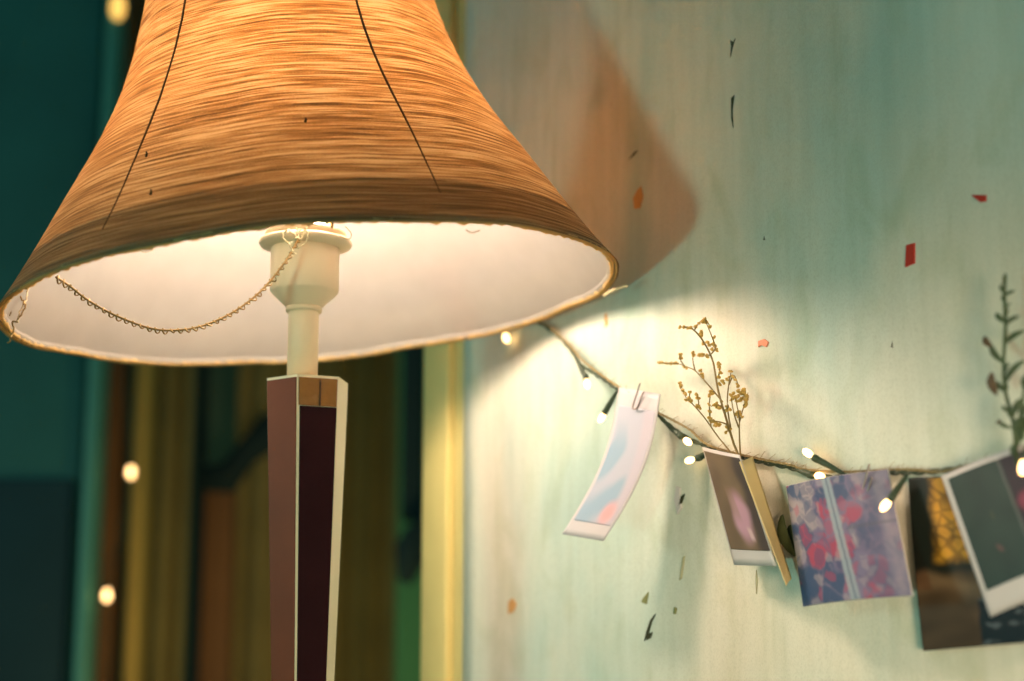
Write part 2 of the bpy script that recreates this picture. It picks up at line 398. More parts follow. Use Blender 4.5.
def panel(name, k, za, zb, mat, ia, ib, out=0.0009):
    """inlay on column face k between heights za and zb, inset ia/ib (fractions) from its edges"""
    bm = nbm(); fr = []
    nrm = ((hexv(za, k) + hexv(za, k + 1)) / 2 - Vector((AX, LY, za))); nrm.z = 0; nrm.normalize()
    for z in (za, zb):
        a, b = hexv(z, k), hexv(z, k + 1)
        for t in (ia, 1 - ib): fr.append(a.lerp(b, t))
    o = [fr[0], fr[1], fr[3], fr[2]]
    A = [bm.verts.new(p + nrm * out) for p in o]; B = [bm.verts.new(p - nrm * 0.001) for p in o]
    bm.faces.new(A); bm.faces.new(B[::-1])
    for i in range(4): bm.faces.new((A[i], B[i], B[(i + 1) % 4], A[(i + 1) % 4]))
    bmesh.ops.recalc_face_normals(bm, faces=bm.faces[:])
    bmesh.ops.bevel(bm, geom=bm.edges[:], offset=0.0003, segments=1, affect='EDGES')
    return link(name, bm, mat, lamp, smooth=False)
zt = Ztop - 0.0018
p = panel('lacquer_plate', 0, zy(411), zt, M['amber'], 0.03, 0.03); p['label'] = 'glossy amber plate at the top of the front face'
p = panel('inlay_panel', 0, z0 + 0.004, zy(411) - 0.0004, M['dark'], 0.06, 0.03); p['label'] = 'dark polished panel'
for k in (5, 3): panel('inlay_panel', k, z0 + 0.004, zt, M['brown'], 0.02, 0.02)
# thin dark seam down the amber plate
bm = nbm(); a = hexv(zt, 0).lerp(hexv(zt, 1), 0.56); b = hexv(zy(411), 0).lerp(hexv(zy(411), 1), 0.56)
tube(bm, [a + Vector((0, -0.0012, -0.001)), b + Vector((0, -0.0012, 0))], 0.0006, 5); link('seam', bm, M['wire'], lamp)
# foot
bm = nbm()
lathe(bm, [(0.075, TZ), (0.078, TZ + 0.004), (0.076, TZ + 0.012), (0.055, TZ + 0.018), (0.030, TZ + 0.024), (0.026, z0 + 0.001)], (AX, LY, 0), 6); link('foot', bm, M['ivory'], lamp, smooth=False)
# pole and lampholder
bm = nbm(); lathe(bm, [(0.0100, Ztop - 0.001), (0.0100, zy(306)), (0.0095, zy(303))], (AX - 0.0038, LY, 0), 40); link('pole', bm, M['cream'], lamp)
bm = nbm(); lathe(bm, [(0.0098, zy(309)), (0.0116, zy(309)), (0.0120, zy(306.5)), (0.0116, zy(304)), (0.0098, zy(303.5))], (AX - 0.0038, LY, 0), 40); link('neck_ring', bm, M['cream'], lamp)
bm = nbm(); lathe(bm, [(0.0105, zy(305)), (0.0120, zy(303.5)), (0.0215, zy(290)), (0.0226, zy(287.5)), (0.0226, zy(247)), (0.0222, zy(245))], (AX - 0.0038, LY, 0), 56)
holder = link('lampholder', bm, M['cream'], lamp)
bm = nbm(); lathe(bm, [(0.0222, zy(246)), (0.0300, zy(243)), (0.0309, zy(240.5)), (0.0305, zy(238)), (0.0245, zy(236.5)), (0.0242, zy(234.5)), (0.0268, zy(233.5)), (0.0268, zy(230)), (0.021, zy(227)), (0.015, zy(224))], (AX - 0.0038, LY, 0), 56)
link('flange', bm, M['cream'], lamp)
zb = zy(224) + 0.006
bm = nbm(); lathe(bm, [(0.013, zb - 0.002), (0.014, zb + 0.014), (0.020, zb + 0.028), (0.029, zb + 0.046), (0.032, zb + 0.062), (0.029, zb + 0.078), (0.019, zb + 0.090), (0.006, zb + 0.095)], (AX - 0.0038, LY, 0), 24)
link('light_bulb', bm, M['bulb'], lamp)

# shade
SC = at(315, 305, LY); TILT = R(-6.1)
PX = 1524.0
prof = [(0, 305), (10, 297.5), (22, 289), (36, 280), (50, 271), (70, 258.5), (90, 246.5), (112, 233), (138, 217), (165, 201), (192, 187), (220, 174), (252, 162), (284, 153), (318, 145), (352, 138), (385, 133)]
prof = [(h / PX / 0.974, r * 1.008 / PX) for h, r in prof]
H = prof[-1][0]
def rof(h):
    for (a, ra), (b, rb) in zip(prof, prof[1:]):
        if h <= b: return ra + (rb - ra) * (h - a) / (b - a)
    return prof[-1][1]
MT = Matrix.Translation(SC) @ Matrix.Rotation(TILT, 4, 'Y') @ Matrix.Rotation(R(0.3), 4, 'X')
def sp(az, h, off=0.0):
    r = rof(max(h, 0)) + off
    return MT @ Vector((r * math.sin(az), -r * math.cos(az), h))
def hemw(az): return 0.0007 * math.sin(az * 9 + 1) + 0.0009 * noise.noise(Vector((az * 6, 1.7, 0)))
def sheet(name, mat, off, h0, h1, nh, parent, wob=None, na=240, uvs=True):
    bm = nbm(); uvl = bm.loops.layers.uv.new('UVMap'); g = []
    for j in range(nh + 1):
        v = j / nh; row = []
        for i in range(na + 1):
            az = -math.pi + 2 * math.pi * i / na; h = h0 + (h1 - h0) * v
            if wob: h += wob(az) * (1 - v)
            und = 0.0006 * noise.noise(Vector((math.cos(az) * 5, math.sin(az) * 5, h * 18)))
            row.append((bm.verts.new(sp(az, h, off + und)), i / na, v))
        g.append(row)
    for a, b in zip(g, g[1:]):
        for i in range(na):
            q = (a[i], a[i + 1], b[i + 1], b[i]); f = bm.faces.new([x[0] for x in q])
            for lp, x in zip(f.loops, q): lp[uvl].uv = (x[1], x[2])
    bmesh.ops.remove_doubles(bm, verts=bm.verts[:], dist=1e-6)
    return link(name, bm, mat, parent)
shade = sheet('lamp_shade', M['fabric'], 0.0, 0.0, H, 60, lamp, hemw)
shade['label'] = 'flared slub fabric shade'
sheet('lining', M['lining'], -0.0022, 0.0010, H, 40, shade, hemw)
sheet('hem_band', M['hem'], -0.0011, 0.0, 0.030, 4, shade, hemw)
# rolled edge and gold gimp along the rim
def rim_tube(name, mat, off, h, rad, lump, seed, na=420):
    bm = nbm(); rings = []
    n = 7
    for i in range(na):
        az = 2 * math.pi * i / na
        c = sp(az, h + hemw(az) , off); e = MT.to_3x3() @ Vector((math.sin(az), -math.cos(az), 0)); u = MT.to_3x3() @ Vector((0, 0, 1))
        rr = rad * (1 + lump * noise.noise(Vector((math.cos(az) * 26 + seed, math.sin(az) * 26, 0))) + 0.35 * lump * math.sin(az * 140))
        rings.append([bm.verts.new(c + (e * math.cos(2 * math.pi * k / n) + u * math.sin(2 * math.pi * k / n)) * rr) for k in range(n)])
    for i in range(na):
        a, b = rings[i], rings[(i + 1) % na]
        for k in range(n): bm.faces.new((a[k], a[(k + 1) % n], b[(k + 1) % n], b[k]))
    bmesh.ops.recalc_face_normals(bm, faces=bm.faces[:])
    return link(name, bm, mat, shade)
rim_tube('rim_binding', M['gimp'], -0.0014, 0.0006, 0.0009, 0.5, 0)
rim_tube('gimp_trim', M['gimp'], -0.0036, 0.0012, 0.0013, 0.9, 5)
# folded inner hem: a creased strip standing a little off the lining
def inner_hem():
    bm = nbm(); na = 360; g = []
    for j in range(5):
        v = j / 4; row = []
        for i in range(na):
            az = 2 * math.pi * i / na
            top = 0.0085 + 0.0022 * noise.noise(Vector((math.cos(az) * 9, math.sin(az) * 9, 3)))
            h = 0.0004 + (top) * 0.45 * v; o = -0.0036 - 0.0012 * math.sin(v * math.pi) + 0.0010 * noise.noise(Vector((math.cos(az) * 30, math.sin(az) * 30, v * 2)))
            row.append(bm.verts.new(sp(az, h + hemw(az), o)))
        g.append(row)
    for a, b in zip(g, g[1:]):
        for i in range(na): bm.faces.new((a[i], a[(i + 1) % na], b[(i + 1) % na], b[i]))
    return link('inner_hem', bm, M['lining'], shade)
inner_hem()
for k in range(5):
    az = R((-32, 29, 100, 172, 250)[k])
    bm = nbm(); tube(bm, [sp(az + 0.010 * math.sin(h * 30), h, 0.0001) for h in [0.020 + (H - 0.020) * i / 40 for i in range(41)]], [0.0003 + 0.0005 * min(1, i / 14) for i in range(41)], 6)
    link('rib', bm, M['wire'], shade)
# wire rings: spider at the top with three arms holding the shade on the lampholder
bm = nbm(); tube(bm, [sp(2 * math.pi * i / 60, H - 0.002, -0.003) for i in range(61)], 0.0012, 6); link('top_ring', bm, M['brass'], shade)
for k in range(3):
    bm = nbm(); az = R(40 + 120 * k)
    tube(bm, spline([sp(az, H - 0.002, -0.004), Vector((AX, LY, zb + 0.112)) + (sp(az, H, 0) - sp(az, H, -0.06)), Vector((AX, LY, 0)) + Vector((0.036 * math.sin(az), -0.036 * math.cos(az), zb + 0.06)), Vector((AX, LY, 0)) + Vector((0.024 * math.sin(az), -0.024 * math.cos(az), zy(232)))], 6), 0.0010, 6)
    link('spider_arm', bm, M['brass'], shade)
# loose fibres and pin holes on the fabric
for (a, h) in ((7, 0.072), (-28, 0.066), (-23, 0.036)):
    bm = nbm(); p0 = sp(R(a), h, 0.0008)
    tube(bm, [p0, p0 + Vector((0.0006, -0.0008, 0.0014)), p0 + Vector((0.0002, -0.0006, 0.0028))], [0.0008, 0.0006, 0.0004], 5); link('fabric_nub', bm, M['wire'], shade)

# the chain slung from the lampholder to the shade's front rim
def chain_pts():
    A = at(299, 238, LY - 0.028); B = at(56, 277, 0.915)
    mid = [(285, 262), (262, 290), (235, 311), (205, 325), (178, 330), (150, 328), (115, 315), (88, 300), (70, 286)]
    P = [A]; n = len(mid)
    for i, (x, y) in enumerate(mid):
        t = (i + 1) / (n + 1); P.append(at(x, y, (LY - 0.028) * (1 - t) + 0.915 * t))
    return P + [B]
cp = spline(chain_pts(), 12)
bm = nbm(); tube(bm, cp, 0.00075, 5)
L_ = [0]
for a, b in zip(cp, cp[1:]): L_.append(L_[-1] + (b - a).length)
tot = L_[-1]; n = int(tot / 0.0048)
def along(P, L, s):
    for i in range(len(P) - 1):
        if L[i + 1] >= s: 
            t = (s - L[i]) / max(1e-9, L[i + 1] - L[i]); return P[i].lerp(P[i + 1], t), (P[i + 1] - P[i]).normalized()
    return P[-1], (P[-1] - P[-2]).normalized()
chain = link('chain', bm, M['brass'], lamp); chain['label'] = 'fine twisted brass chain hanging in a curve under the shade'
bm = nbm()
for i in range(n):
    p, t = along(cp, L_, (i + 0.5) * 0.0048); side = t.cross(Vector((0, 1, 0))).normalized()
    if side.z > 0: side = -side
    nm = t.cross(side)
    ph = random.uniform(-.5, .5); sd = (side * math.cos(ph) + nm * math.sin(ph)); q = random.uniform(.8, 1.25)
    loop = [p + t * (0.0016 * math.cos(a)) * q + sd * (0.0022 * math.sin(a)) * q + nm * 0.0005 * math.sin(a * 2) for a in [R(-30) + R(205) * k / 8 for k in range(9)]]
    tube(bm, loop, [0.0007 - 0.00004 * k for k in range(9)], 5)
lk = link('chain_link', bm, M['brass'], chain); lk['kind'] = 'stuff'
# tangles of loose thread where the chain is tied, and at the far left of the rim
def thread_tangle(pts, Y, mat, rad=0.00035, wig=0.0006, parent=None):
    P = spline([at(x, y, Y) for x, y in pts], 6)
    P = [p + Vector((random.uniform(-1, 1), random.uniform(-1, 1), random.uniform(-1, 1))) * wig for p in P]
    bm = nbm(); tube(bm, P, rad, 5); return link('loose_thread', bm, mat, parent)
thread_tangle([(296, 256), (290, 244), (282, 234), (290, 231), (300, 240), (304, 232), (296, 229)], LY - 0.036, M['thread'], 0.0005, 0.0008, shade)
thread_tangle([(290, 246), (298, 236), (306, 228), (308, 240), (298, 248)], LY - 0.038, M['thread'], 0.0005, 0.0008, shade)
thread_tangle([(345, 226), (351, 233), (349, 239), (340, 236)], LY - 0.03, M['brass'], 0.0003, 0.0002, shade)
thread_tangle([(20, 289), (21, 298), (25, 305), (20, 316), (16, 322), (12, 322), (13, 332), (8, 343)], 1.0, M['brass'], 0.0006, 0.0006, shade)
thread_tangle([(28, 290), (25, 302), (20, 312), (18, 322)], 1.0, M['thread'], 0.0005, 0.0006, shade)
thread_tangle([(10, 298), (11, 308), (10, 316)], 1.0, M['brass'], 0.0003, 0.0003, shade)
thread_tangle([(22, 284), (18, 290), (19, 298)], 1.0, M['thread'], 0.0004, 0.0003, shade)
thread_tangle([(604, 296), (612, 291), (620, 288), (627, 286)], 1.06, M['thread'], 0.0010, 0.0004, shade)
thread_tangle([(466, 230), (472, 233), (480, 230)], 0.86, M['brass'], 0.0003, 0.0002, shade)
thread_tangle([(138, 250), (146, 252), (154, 249)], 0.88, M['thread'], 0.0003, 0.0003, shade)

# ------------------------------------------------------------------ string lights
def fairy(parent, base, neck, tip, rb=0.0023, gm='fairy'):
    d = (tip - neck).normalized()
    bm = nbm(); pts = spline([base, base.lerp(neck, 0.55), neck], 4)
    tube(bm, pts, [0.0009 + 0.0011 * min(1, i / 5) for i in range(len(pts))], 8)
    tube(bm, [neck - d * 0.003, neck, neck + d * 0.0012], [0.0021, 0.0023, 0.0021], 8)
    h = link('bulb_holder', bm, M['cable'], parent)
    bm = nbm(); blob(bm, neck + (tip - neck) * 0.55 , rb, d, 1.9, 2); link('bulb', bm, M[gm], h)
string = empty('string_lights', wp(860, 474, 0.004), 'dark green string of warm fairy lights strung across the painted wall', 'string lights')
sp_px = [(500, 330, .004), (515, 326, .004), (532, 321, .004), (545, 326, .005), (560, 338, .009), (572, 352, .014), (581, 365, .020), (594, 373, .028), (606, 381, .028), (618, 390, .028), (640, 402, .026), (657, 415, .023), (670, 426, .018), (684, 436, .013), (700, 444, .009), (720, 451, .004), (745, 458, .004), (765, 463, .004), (786, 467, .004), (806, 472, .005), (826, 477, .004), (850, 476, .004), (886, 473, .004), (906, 473, .005), (930, 472, .004), (955, 469, .004), (975, 465, .004), (1000, 462, .004), (1030, 455, .006), (1075, 440, .006)]
sp_w = spline([wp(x, y, o) for x, y, o in sp_px], 6)
bm = nbm()
for ph in (0, math.pi):
    tube(bm, [p + SD * 0.0006 * math.cos(i * 0.9 + ph) * 0.4 + Vector((0, 0, 1)) * 0.0009 * math.sin(i * 0.9 + ph) + NN * 0.0008 * math.cos(i * 0.9 + ph) for i, p in enumerate(sp_w)], 0.0008, 6)
link('cable', bm, M['cable'], string)
bl = [((574, 354), (586, 378), (588, 389), .022), ((617, 391), (605, 412), (599, 422), .030), ((664, 422), (681, 436), (693, 446), .018), ((714, 450), (698, 458), (683, 462), .008),
      ((795, 469), (812, 475), (826, 477), .008), ((846, 475), (815, 458), (802, 449), .010), ((907, 475), (891, 498), (881, 511), .030), ((1030, 440), (1025, 458), (1022, 474), .03)]
for b, n_, t, o in bl:
    fairy(string, wp(*b, .005 if o < .015 else (o if o < .032 and b[0] < 700 else o * .7)), wp(*n_, o), wp(*t, o + .001))
fairy(string, wp(503, 330, .005), wp(505, 334, .006), wp(507, 341, .007), 0.0028)
# tan twine wound along the same run
tw = spline([wp(x, y, o) for x, y, o in [(540, 322, .006), (553, 330, .008), (570, 346, .014), (582, 360, .022), (600, 374, .029), (622, 389, .029), (640, 398, .027), (657, 412, .024), (672, 420, .020), (690, 430, .014), (706, 444, .010), (730, 452, .006), (760, 459, .007), (790, 465, .007), (806, 470, .006), (850, 472, .005), (888, 470, .004), (915, 470, .006), (940, 472, .006), (965, 466, .006), (990, 460, .006), (1030, 452, .006)]], 8)
bm = nbm()
for ph in (0, 2.1, 4.2):
    tube(bm, [p + Vector((0, 0, 1)) * 0.0006 * math.sin(i * 1.1 + ph) + NN * 0.0006 * math.cos(i * 1.1 + ph) for i, p in enumerate(tw)], 0.00036, 5)
for i in range(0, len(tw), 2):   # stray fibres
    p = tw[i]; v = Vector((random.uniform(-1, 1), random.uniform(-.3, .1), random.uniform(.2, 1))).normalized() * random.uniform(.002, .005) + SD * .002
    tube(bm, [p, p + v * .6, p + v + SD * .001], 0.00016, 3)
tw_ = link('twine', bm, M['twine'], string); tw_['label'] = 'thin tan jute twine wound along the green cable'
# blurred strand hanging in the further room
far = empty('string_lights', at(118, 400, 2.28), 'blurred strand of fairy lights hanging down by the teal door', 'string lights')
fp = spline([at(x, y, 2.28) for x, y in [(120, -60), (118, 5), (112, 120), (116, 260), (124, 380), (131, 470), (120, 530), (107, 594), (108, 700)]], 8)
bm = nbm(); tube(bm, fp, 0.0012, 6); link('cable', bm, M['cable'], far)
for x, y in ((118, 6), (131, 471), (107, 594)):
    c = at(x, y, 2.27); fairy(far, c + Vector((0, 0.01, 0.02)), c + Vector((0, 0, 0.006)), c - Vector((0, 0, 0.008)), 0.0045 if y > 100 else 0.011, 'fairy' if y > 100 else 'farfairy')

# ------------------------------------------------------------------ cards pinned on the string
def mixc(a, b, t): t = min(1, max(0, t)); return tuple(x + (y - x) * t for x, y in zip(a, b))
def sm(a, b, x): t = min(1, max(0, (x - a) / (b - a))); return t * t * (3 - 2 * t)
def nn(x, y, s=0.0): return noise.noise(Vector((x, y, s)))
def surface(corners, bulge):
    TL, TR, BR, BL = corners
    n = (TR - TL).cross(BL - TL).normalized()
    if n.dot(NN) < 0: n = -n
    def f(u, v, d=0.0): return (TL.lerp(TR, u)).lerp(BL.lerp(BR, u), v) + n * (bulge(u, v) + d)
    return f
def sheetmesh(name, f, mat, parent, u0, u1, v0, v1, nu, nv, d, th, ink=None):
    bm = nbm(); lay = bm.verts.layers.float_color.new('ink') if ink else None; g = []
    for j in range(nv + 1):
        row = []
        for i in range(nu + 1):
            a, b = i / nu, j / nv; u, v = u0 + (u1 - u0) * a, v0 + (v1 - v0) * b
            x = bm.verts.new(f(u, v, d))
            if ink: x[lay] = (*ink(a, b), 1)
            row.append(x)
        g.append(row)
    for a, b in zip(g, g[1:]):
        for i in range(nu): bm.faces.new((a[i], a[i + 1], b[i + 1], b[i]))
    back = []
    for j in (range(nv + 1)):
        back.append([bm.verts.new(f(u0 + (u1 - u0) * i / nu, v0 + (v1 - v0) * j / nv, d - th)) for i in range(nu + 1)])
    for a, b in zip(back, back[1:]):
        for i in range(nu): bm.faces.new((a[i], b[i], b[i + 1], a[i + 1]))
    for i in range(nu):
        bm.faces.new((g[0][i + 1], g[0][i], back[0][i], back[0][i + 1])); bm.faces.new((g[nv][i], g[nv][i + 1], back[nv][i + 1], back[nv][i]))
    for j in range(nv):
        bm.faces.new((g[j][0], g[j + 1][0], back[j + 1][0], back[j][0])); bm.faces.new((g[j + 1][nu], g[j][nu], back[j][nu], back[j + 1][nu]))
    bmesh.ops.recalc_face_normals(bm, faces=bm.faces[:])
    return link(name, bm, mat, parent)
def photo(name, label, cat, corners, bulge, win, ink, cardmat, nu=70, nv=80, group=None, bend=0.0):
    C = [wp(x, y, o) for x, y, o in corners]; root = empty(name, (C[0] + C[1]) / 2, label, cat, group)
    f0 = surface(C, bulge)
    k_ink = {'ink3': .62, 'ink4': .85, 'ink5': .5}.get(ink.__name__, 1.0); ink_ = lambda a, b: tuple(x * k_ink for x in ink(a, b))
    def f(u, v, d=0.0): return f0(u, v, d) + SD * (bend * math.sin(v * math.pi))
    sheetmesh('card', f, cardmat, root, 0, 1, 0, 1, 24, 24, 0, 0.0005)
    sheetmesh('picture', f, M['film'], root, win[0], win[1], win[2], win[3], nu, nv, 0.00015, 0.0001, ink_)
    return root, f

def ink1(u, v):       # pale washed-out lilac picture
    c = mixc((0.46, 0.46, 0.56), (0.30, 0.40, 0.53), sm(-.2, .3, nn(u * 2.2, v * 3)) * sm(.05, .4, v))
    c = mixc(c, (0.52, 0.46, 0.55), sm(.62, .8, u - v * .1))
    c = mixc(c, (0.78, 0.36, 0.38), sm(.25, .05, math.hypot(u - .74, (v - .90) * 1.7)) * .9)
    return c
pale = plain('pale_lilac_card', (0.58, 0.52, 0.56), 0.45, var=0.02)
photo('instant_photo', 'long pale lilac photo curling off the wall, leftmost of the pictures', 'photo', [(619, 387, .030), (660, 394, .027), (603, 541, .050), (562, 534, .054)],
      lambda u, v: -0.004 * math.sin(v * math.pi), (.07, .95, .12, .90), ink1, pale, bend=0.008)
def ink2(u, v):
    c = mixc((0.20, 0.135, 0.085), (0.13, 0.085, 0.06), .5 + .5 * nn(u * 3, v * 4))
    c = mixc(c, (0.05, 0.04, 0.045), sm(.70, .9, u + .10 * nn(v * 4, 1)) * .8)
    k = sm(.30, .12, math.hypot((u - .58 - .05 * nn(v * 6, 0)) * 1.0, (v - .66) * .85)); c = mixc(c, (0.46, 0.26, 0.34), k)
    k = sm(.12, .05, abs(u - .45 - .2 * (v - .5)) ) * sm(.30, .45, v) * sm(.75, .6, v) ; c = mixc(c, (0.30, 0.19, 0.16), k * .6)
    k = sm(.07, .02, abs(u - .68 - .30 * (v - .8))) * sm(.74, .80, v) * sm(.93, .86, v); c = mixc(c, (0.55, 0.38, 0.40), k)
    return c
# folded photo holding the dried flowers: front leaf, yellow back leaf
C2 = [wp(702, 447, .012), wp(739, 455, .030), wp(776, 566, .030), wp(734, 565, .014)]
fold = empty('folded_photo', C2[0], 'folded brown photo card with a white bottom border, holding dried flowers', 'photo')
f2 = surface(C2, lambda u, v: 0.001 * math.sin(u * math.pi))
sheetmesh('front_leaf', f2, M['paper'], fold, 0, 1, 0, 1, 12, 16, 0, 0.0005)
sheetmesh('picture', f2, M['film'], fold, .04, .99, .03, .87, 60, 80, 0.00015, 0.0001, ink2)
C2b = [wp(739, 462, .0325), wp(752, 457, .010), wp(791, 579, .008), wp(786, 586, .0315)]
f2b = surface(C2b, lambda u, v: 0.0008 * math.sin(u * math.pi))
k_ = sheetmesh('back_leaf', f2b, M['kraft'], fold, 0, 1, 0, 1, 8, 12, 0, 0.0006); k_['label'] = 'plain yellow cream leaf'

def ink3(u, v):
    u0_, v0_ = u, v; u, v = u + .035 * nn(u * 8, v * 8, 11) + .015 * nn(u * 25, v * 25, 12), v + .035 * nn(u * 8, v * 8, 21) + .015 * nn(u * 25, v * 25, 22)
    c = mixc((0.16, 0.13, 0.28), (0.34, 0.27, 0.42), .5 + .9 * nn(u * 2.6, v * 2.6, 3))
    c = mixc(c, (0.07, 0.12, 0.24), sm(.35, .05, u) * sm(.2, .7, v) * .8)
    c = mixc(c, (0.42, 0.38, 0.46), sm(.20, .05, math.hypot(u - .13, (v - .17) * .8)) * .7)
    for sc_, am in ((6.5, .8), (13.0, .45)):
        d_, p_ = noise.voronoi(Vector((u * sc_, v * sc_ * .8, 4.2)), distance_metric='DISTANCE', exponent=2.5)
        q = p_[0]; cu, cv = q.x / sc_, q.y / sc_ / .8
        hsh = (math.sin(q.x * 127.1 + q.y * 311.7) * 43758.5453) % 1.0
        redness = max(sm(.32, .10, math.hypot(cu - .42, cv - .45)), sm(.30, .08, math.hypot(cu - .70, cv - .88)), .5 * sm(.25, .05, math.hypot(cu - .66, cv - .28)))
        if hsh < .18: fc = (0.62, 0.50, 0.54)
        elif hsh < .22 + .48 * redness: fc = (0.66, 0.09, 0.17)
        elif hsh < .72 + .2 * sm(.5, .1, cu): fc = (0.06, 0.12, 0.26)
        else: fc = (0.30, 0.25, 0.42)
        c = mixc(c, fc, am * sm(.0, .16, d_[1] - d_[0]) * (.55 + .45 * sm(.8, .5, cu)))
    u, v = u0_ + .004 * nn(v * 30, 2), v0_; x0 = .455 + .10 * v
    c = mixc(c, (0.50, 0.58, 0.66), sm(.055, .03, abs(u - x0)) * .85)  # pale glare lines down the card, painted into the print
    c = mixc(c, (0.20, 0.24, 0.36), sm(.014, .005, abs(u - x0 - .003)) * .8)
    k = sm(.80, .88, u - .06 * v + .02 * nn(v * 9, 0)); c = mixc(c, (0.46, 0.38, 0.50), k * (.55 + .6 * nn(u * 18, v * 3, 5)))
    k = sm(.02, .005, abs(v - .47 + .06 * u)) * sm(.55, .62, u) * .5; c = mixc(c, (0.15, 0.15, 0.22), k)
    return c
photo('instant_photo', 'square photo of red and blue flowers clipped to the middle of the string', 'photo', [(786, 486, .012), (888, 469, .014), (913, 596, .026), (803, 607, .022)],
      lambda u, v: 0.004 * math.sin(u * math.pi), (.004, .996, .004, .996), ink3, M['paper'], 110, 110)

def ink4(u, v):
    c = (0.012, 0.016, 0.012)
    k = sm(.16, .30, u + .04 * nn(v * 9, 2)) * sm(.54, .46, v)
    dv, _p = noise.voronoi(Vector((u * 9, v * 15, 1.0))); br = sm(.02, .30, dv[1] - dv[0]) * .9
    c = mixc(c, mixc((0.20, 0.085, 0.008), (0.90, 0.40, 0.035), br * .6 + .35 * nn(u * 7, v * 7, 1) + .2), k * (1 - .5 * sm(.6, .95, u)))
    c = mixc(c, (1.0, .82, .40), sm(.07, .02, math.hypot(u - .55, (v - .12) * 1.5)))
    c = mixc(c, (0.015, 0.01, 0.008), sm(.07, .03, math.hypot((u - .72) * 1.2, v - .40)) * k)
    k = sm(.53, .60, v + .03 * nn(u * 5, 0)); c = mixc(c, mixc((0.10, 0.055, 0.028), (0.24, 0.14, 0.075), .5 + .9 * nn(u * 3, v * 12, 2)), k)
    k = sm(.62, .80, v) * .75; c = mixc(c, (0.055, 0.035, 0.022), k)
    k = sm(.56, .60, u + .03 * nn(v * 12, 6)) * sm(.74, .78, v + .05 * u); c = mixc(c, mixc((0.006, 0.014, 0.022), (0.08, 0.10, 0.12), sm(.15, .4, nn(u * 9, v * 22, 9))), k)
    return c
photo('photo_print', 'dark borderless photo of a glowing orange brick interior, partly behind the bordered one', 'photo', [(908, 478, .004), (1012, 474, .004), (1030, 642, .006), (923, 651, .006)],
      lambda u, v: 0.001 * math.sin(v * math.pi), (.005, .995, .004, .996), ink4, M['night'], 110, 140)
def ink5(u, v):
    c = mixc((0.045, 0.085, 0.085), (0.07, 0.125, 0.115), .5 + .6 * nn(u * 4, v * 4))
    x0 = .66 + .06 * v
    c = mixc(c, (0.07, 0.05, 0.08), sm(x0, x0 + .05, u))
    c = mixc(c, (0.28, 0.28, 0.28), sm(.016, .008, abs(u - x0)) * .8)  # diagonal streak of glare, put into the print colour
    c = mixc(c, (0.55, 0.10, 0.20), sm(.17, .06, math.hypot(u - .86, (v - .42) * 1.4)) * .9)
    c = mixc(c, (0.26, 0.14, 0.14), sm(.045, .02, math.hypot((u - .36) * .8, v - .72 - .5 * (u - .36))) * .8)
    c = mixc(c, (0.14, 0.16, 0.10), sm(.03, .012, math.hypot(u - .40, (v - .44) * .5)) * .6)
    return c
photo('instant_photo', 'dark green instant photo with a pale border, tilted, nearest the green sprig', 'photo', [(941, 476, .012), (1030, 442, .016), (1077, 583, .024), (990, 617, .022)],
      lambda u, v: 0.002 * math.sin(u * math.pi), (.07, .95, .04, .84), ink5, M['paper'], 80, 90)

# paper clips
def clip(x, y, off, dx, dy, L, label):
    root = None; bm = nbm()
    def q(a, b): return wp(x + dx * a - dy * b * .0 + b, y + dy * a, off)
    P = [q(0, 0), q(.5 * L, -1), q(L, -2), q(L + 2, 0), q(L, 3), q(.45 * L, 5), q(.40 * L, 6)]
    tube(bm, spline(P, 5), 0.00055, 6); return meta(link('paper_clip', bm, M['steel']), label, 'clip')
clip(640, 383, .0325, -.22, 1, 24, 'thin wire clip at the top of the pale lilac curled photo')
clip(869, 464, .0175, -.18, 1, 36, 'thin wire clip at the top of the red and blue flower photo')

# ------------------------------------------------------------------ dried flower sprig
def zc(x, y): return (640 + x / 3.78, 300 + y / 3.78)
stemY = [((388, 640), .026), ((350, 530), .030)]
sprays = [
    [(392, 650), (372, 590), (350, 530), (320, 430), (295, 340), (280, 250), (265, 205), (235, 150), (205, 115), (185, 103), (150, 102)],
    [(268, 205), (285, 180), (272, 140), (258, 105), (245, 72)], [(205, 115), (222, 88), (245, 72), (266, 102)],
    [(312, 385), (265, 330), (235, 295), (205, 265), (170, 250), (140, 240), (100, 238), (65, 237)], [(207, 265), (200, 230), (200, 196)], [(165, 247), (152, 225), (150, 205)],
    [(236, 295), (233, 280), (232, 260)], [(265, 208), (250, 210), (222, 204)],
    [(380, 620), (330, 560), (290, 510), (240, 440), (200, 395), (175, 370), (160, 335), (150, 308)], [(212, 408), (222, 390), (215, 355)], [(185, 380), (188, 350)],
    [(380, 600), (375, 480), (385, 430), (400, 370), (398, 340)], [(342, 480), (330, 400), (335, 320), (345, 268)], [(336, 320), (355, 285), (372, 325)],
    [(288, 300), (300, 275), (300, 236)], [(268, 478), (262, 400), (268, 345)], [(372, 480), (355, 430), (345, 370)], [(305, 400), (285, 395), (270, 402)],
    [(330, 470), (300, 460), (262, 455)], [(322, 425), (335, 408), (332, 395)], [(376, 455), (372, 425), (360, 372)], [(390, 400), (405, 380), (408, 350)],
]
flower = empty('dried_flower_sprig', wp(743, 468, .026), 'golden dried flower sprig tucked in the folded brown photo', 'dried flowers')
def woff(y): return 0.026 + 0.010 * math.sin(y * 0.02)
def q3(x, y, j=0.0): a, b = zc(x, y); return wp(a, b, woff(y) + j)
bm = nbm()
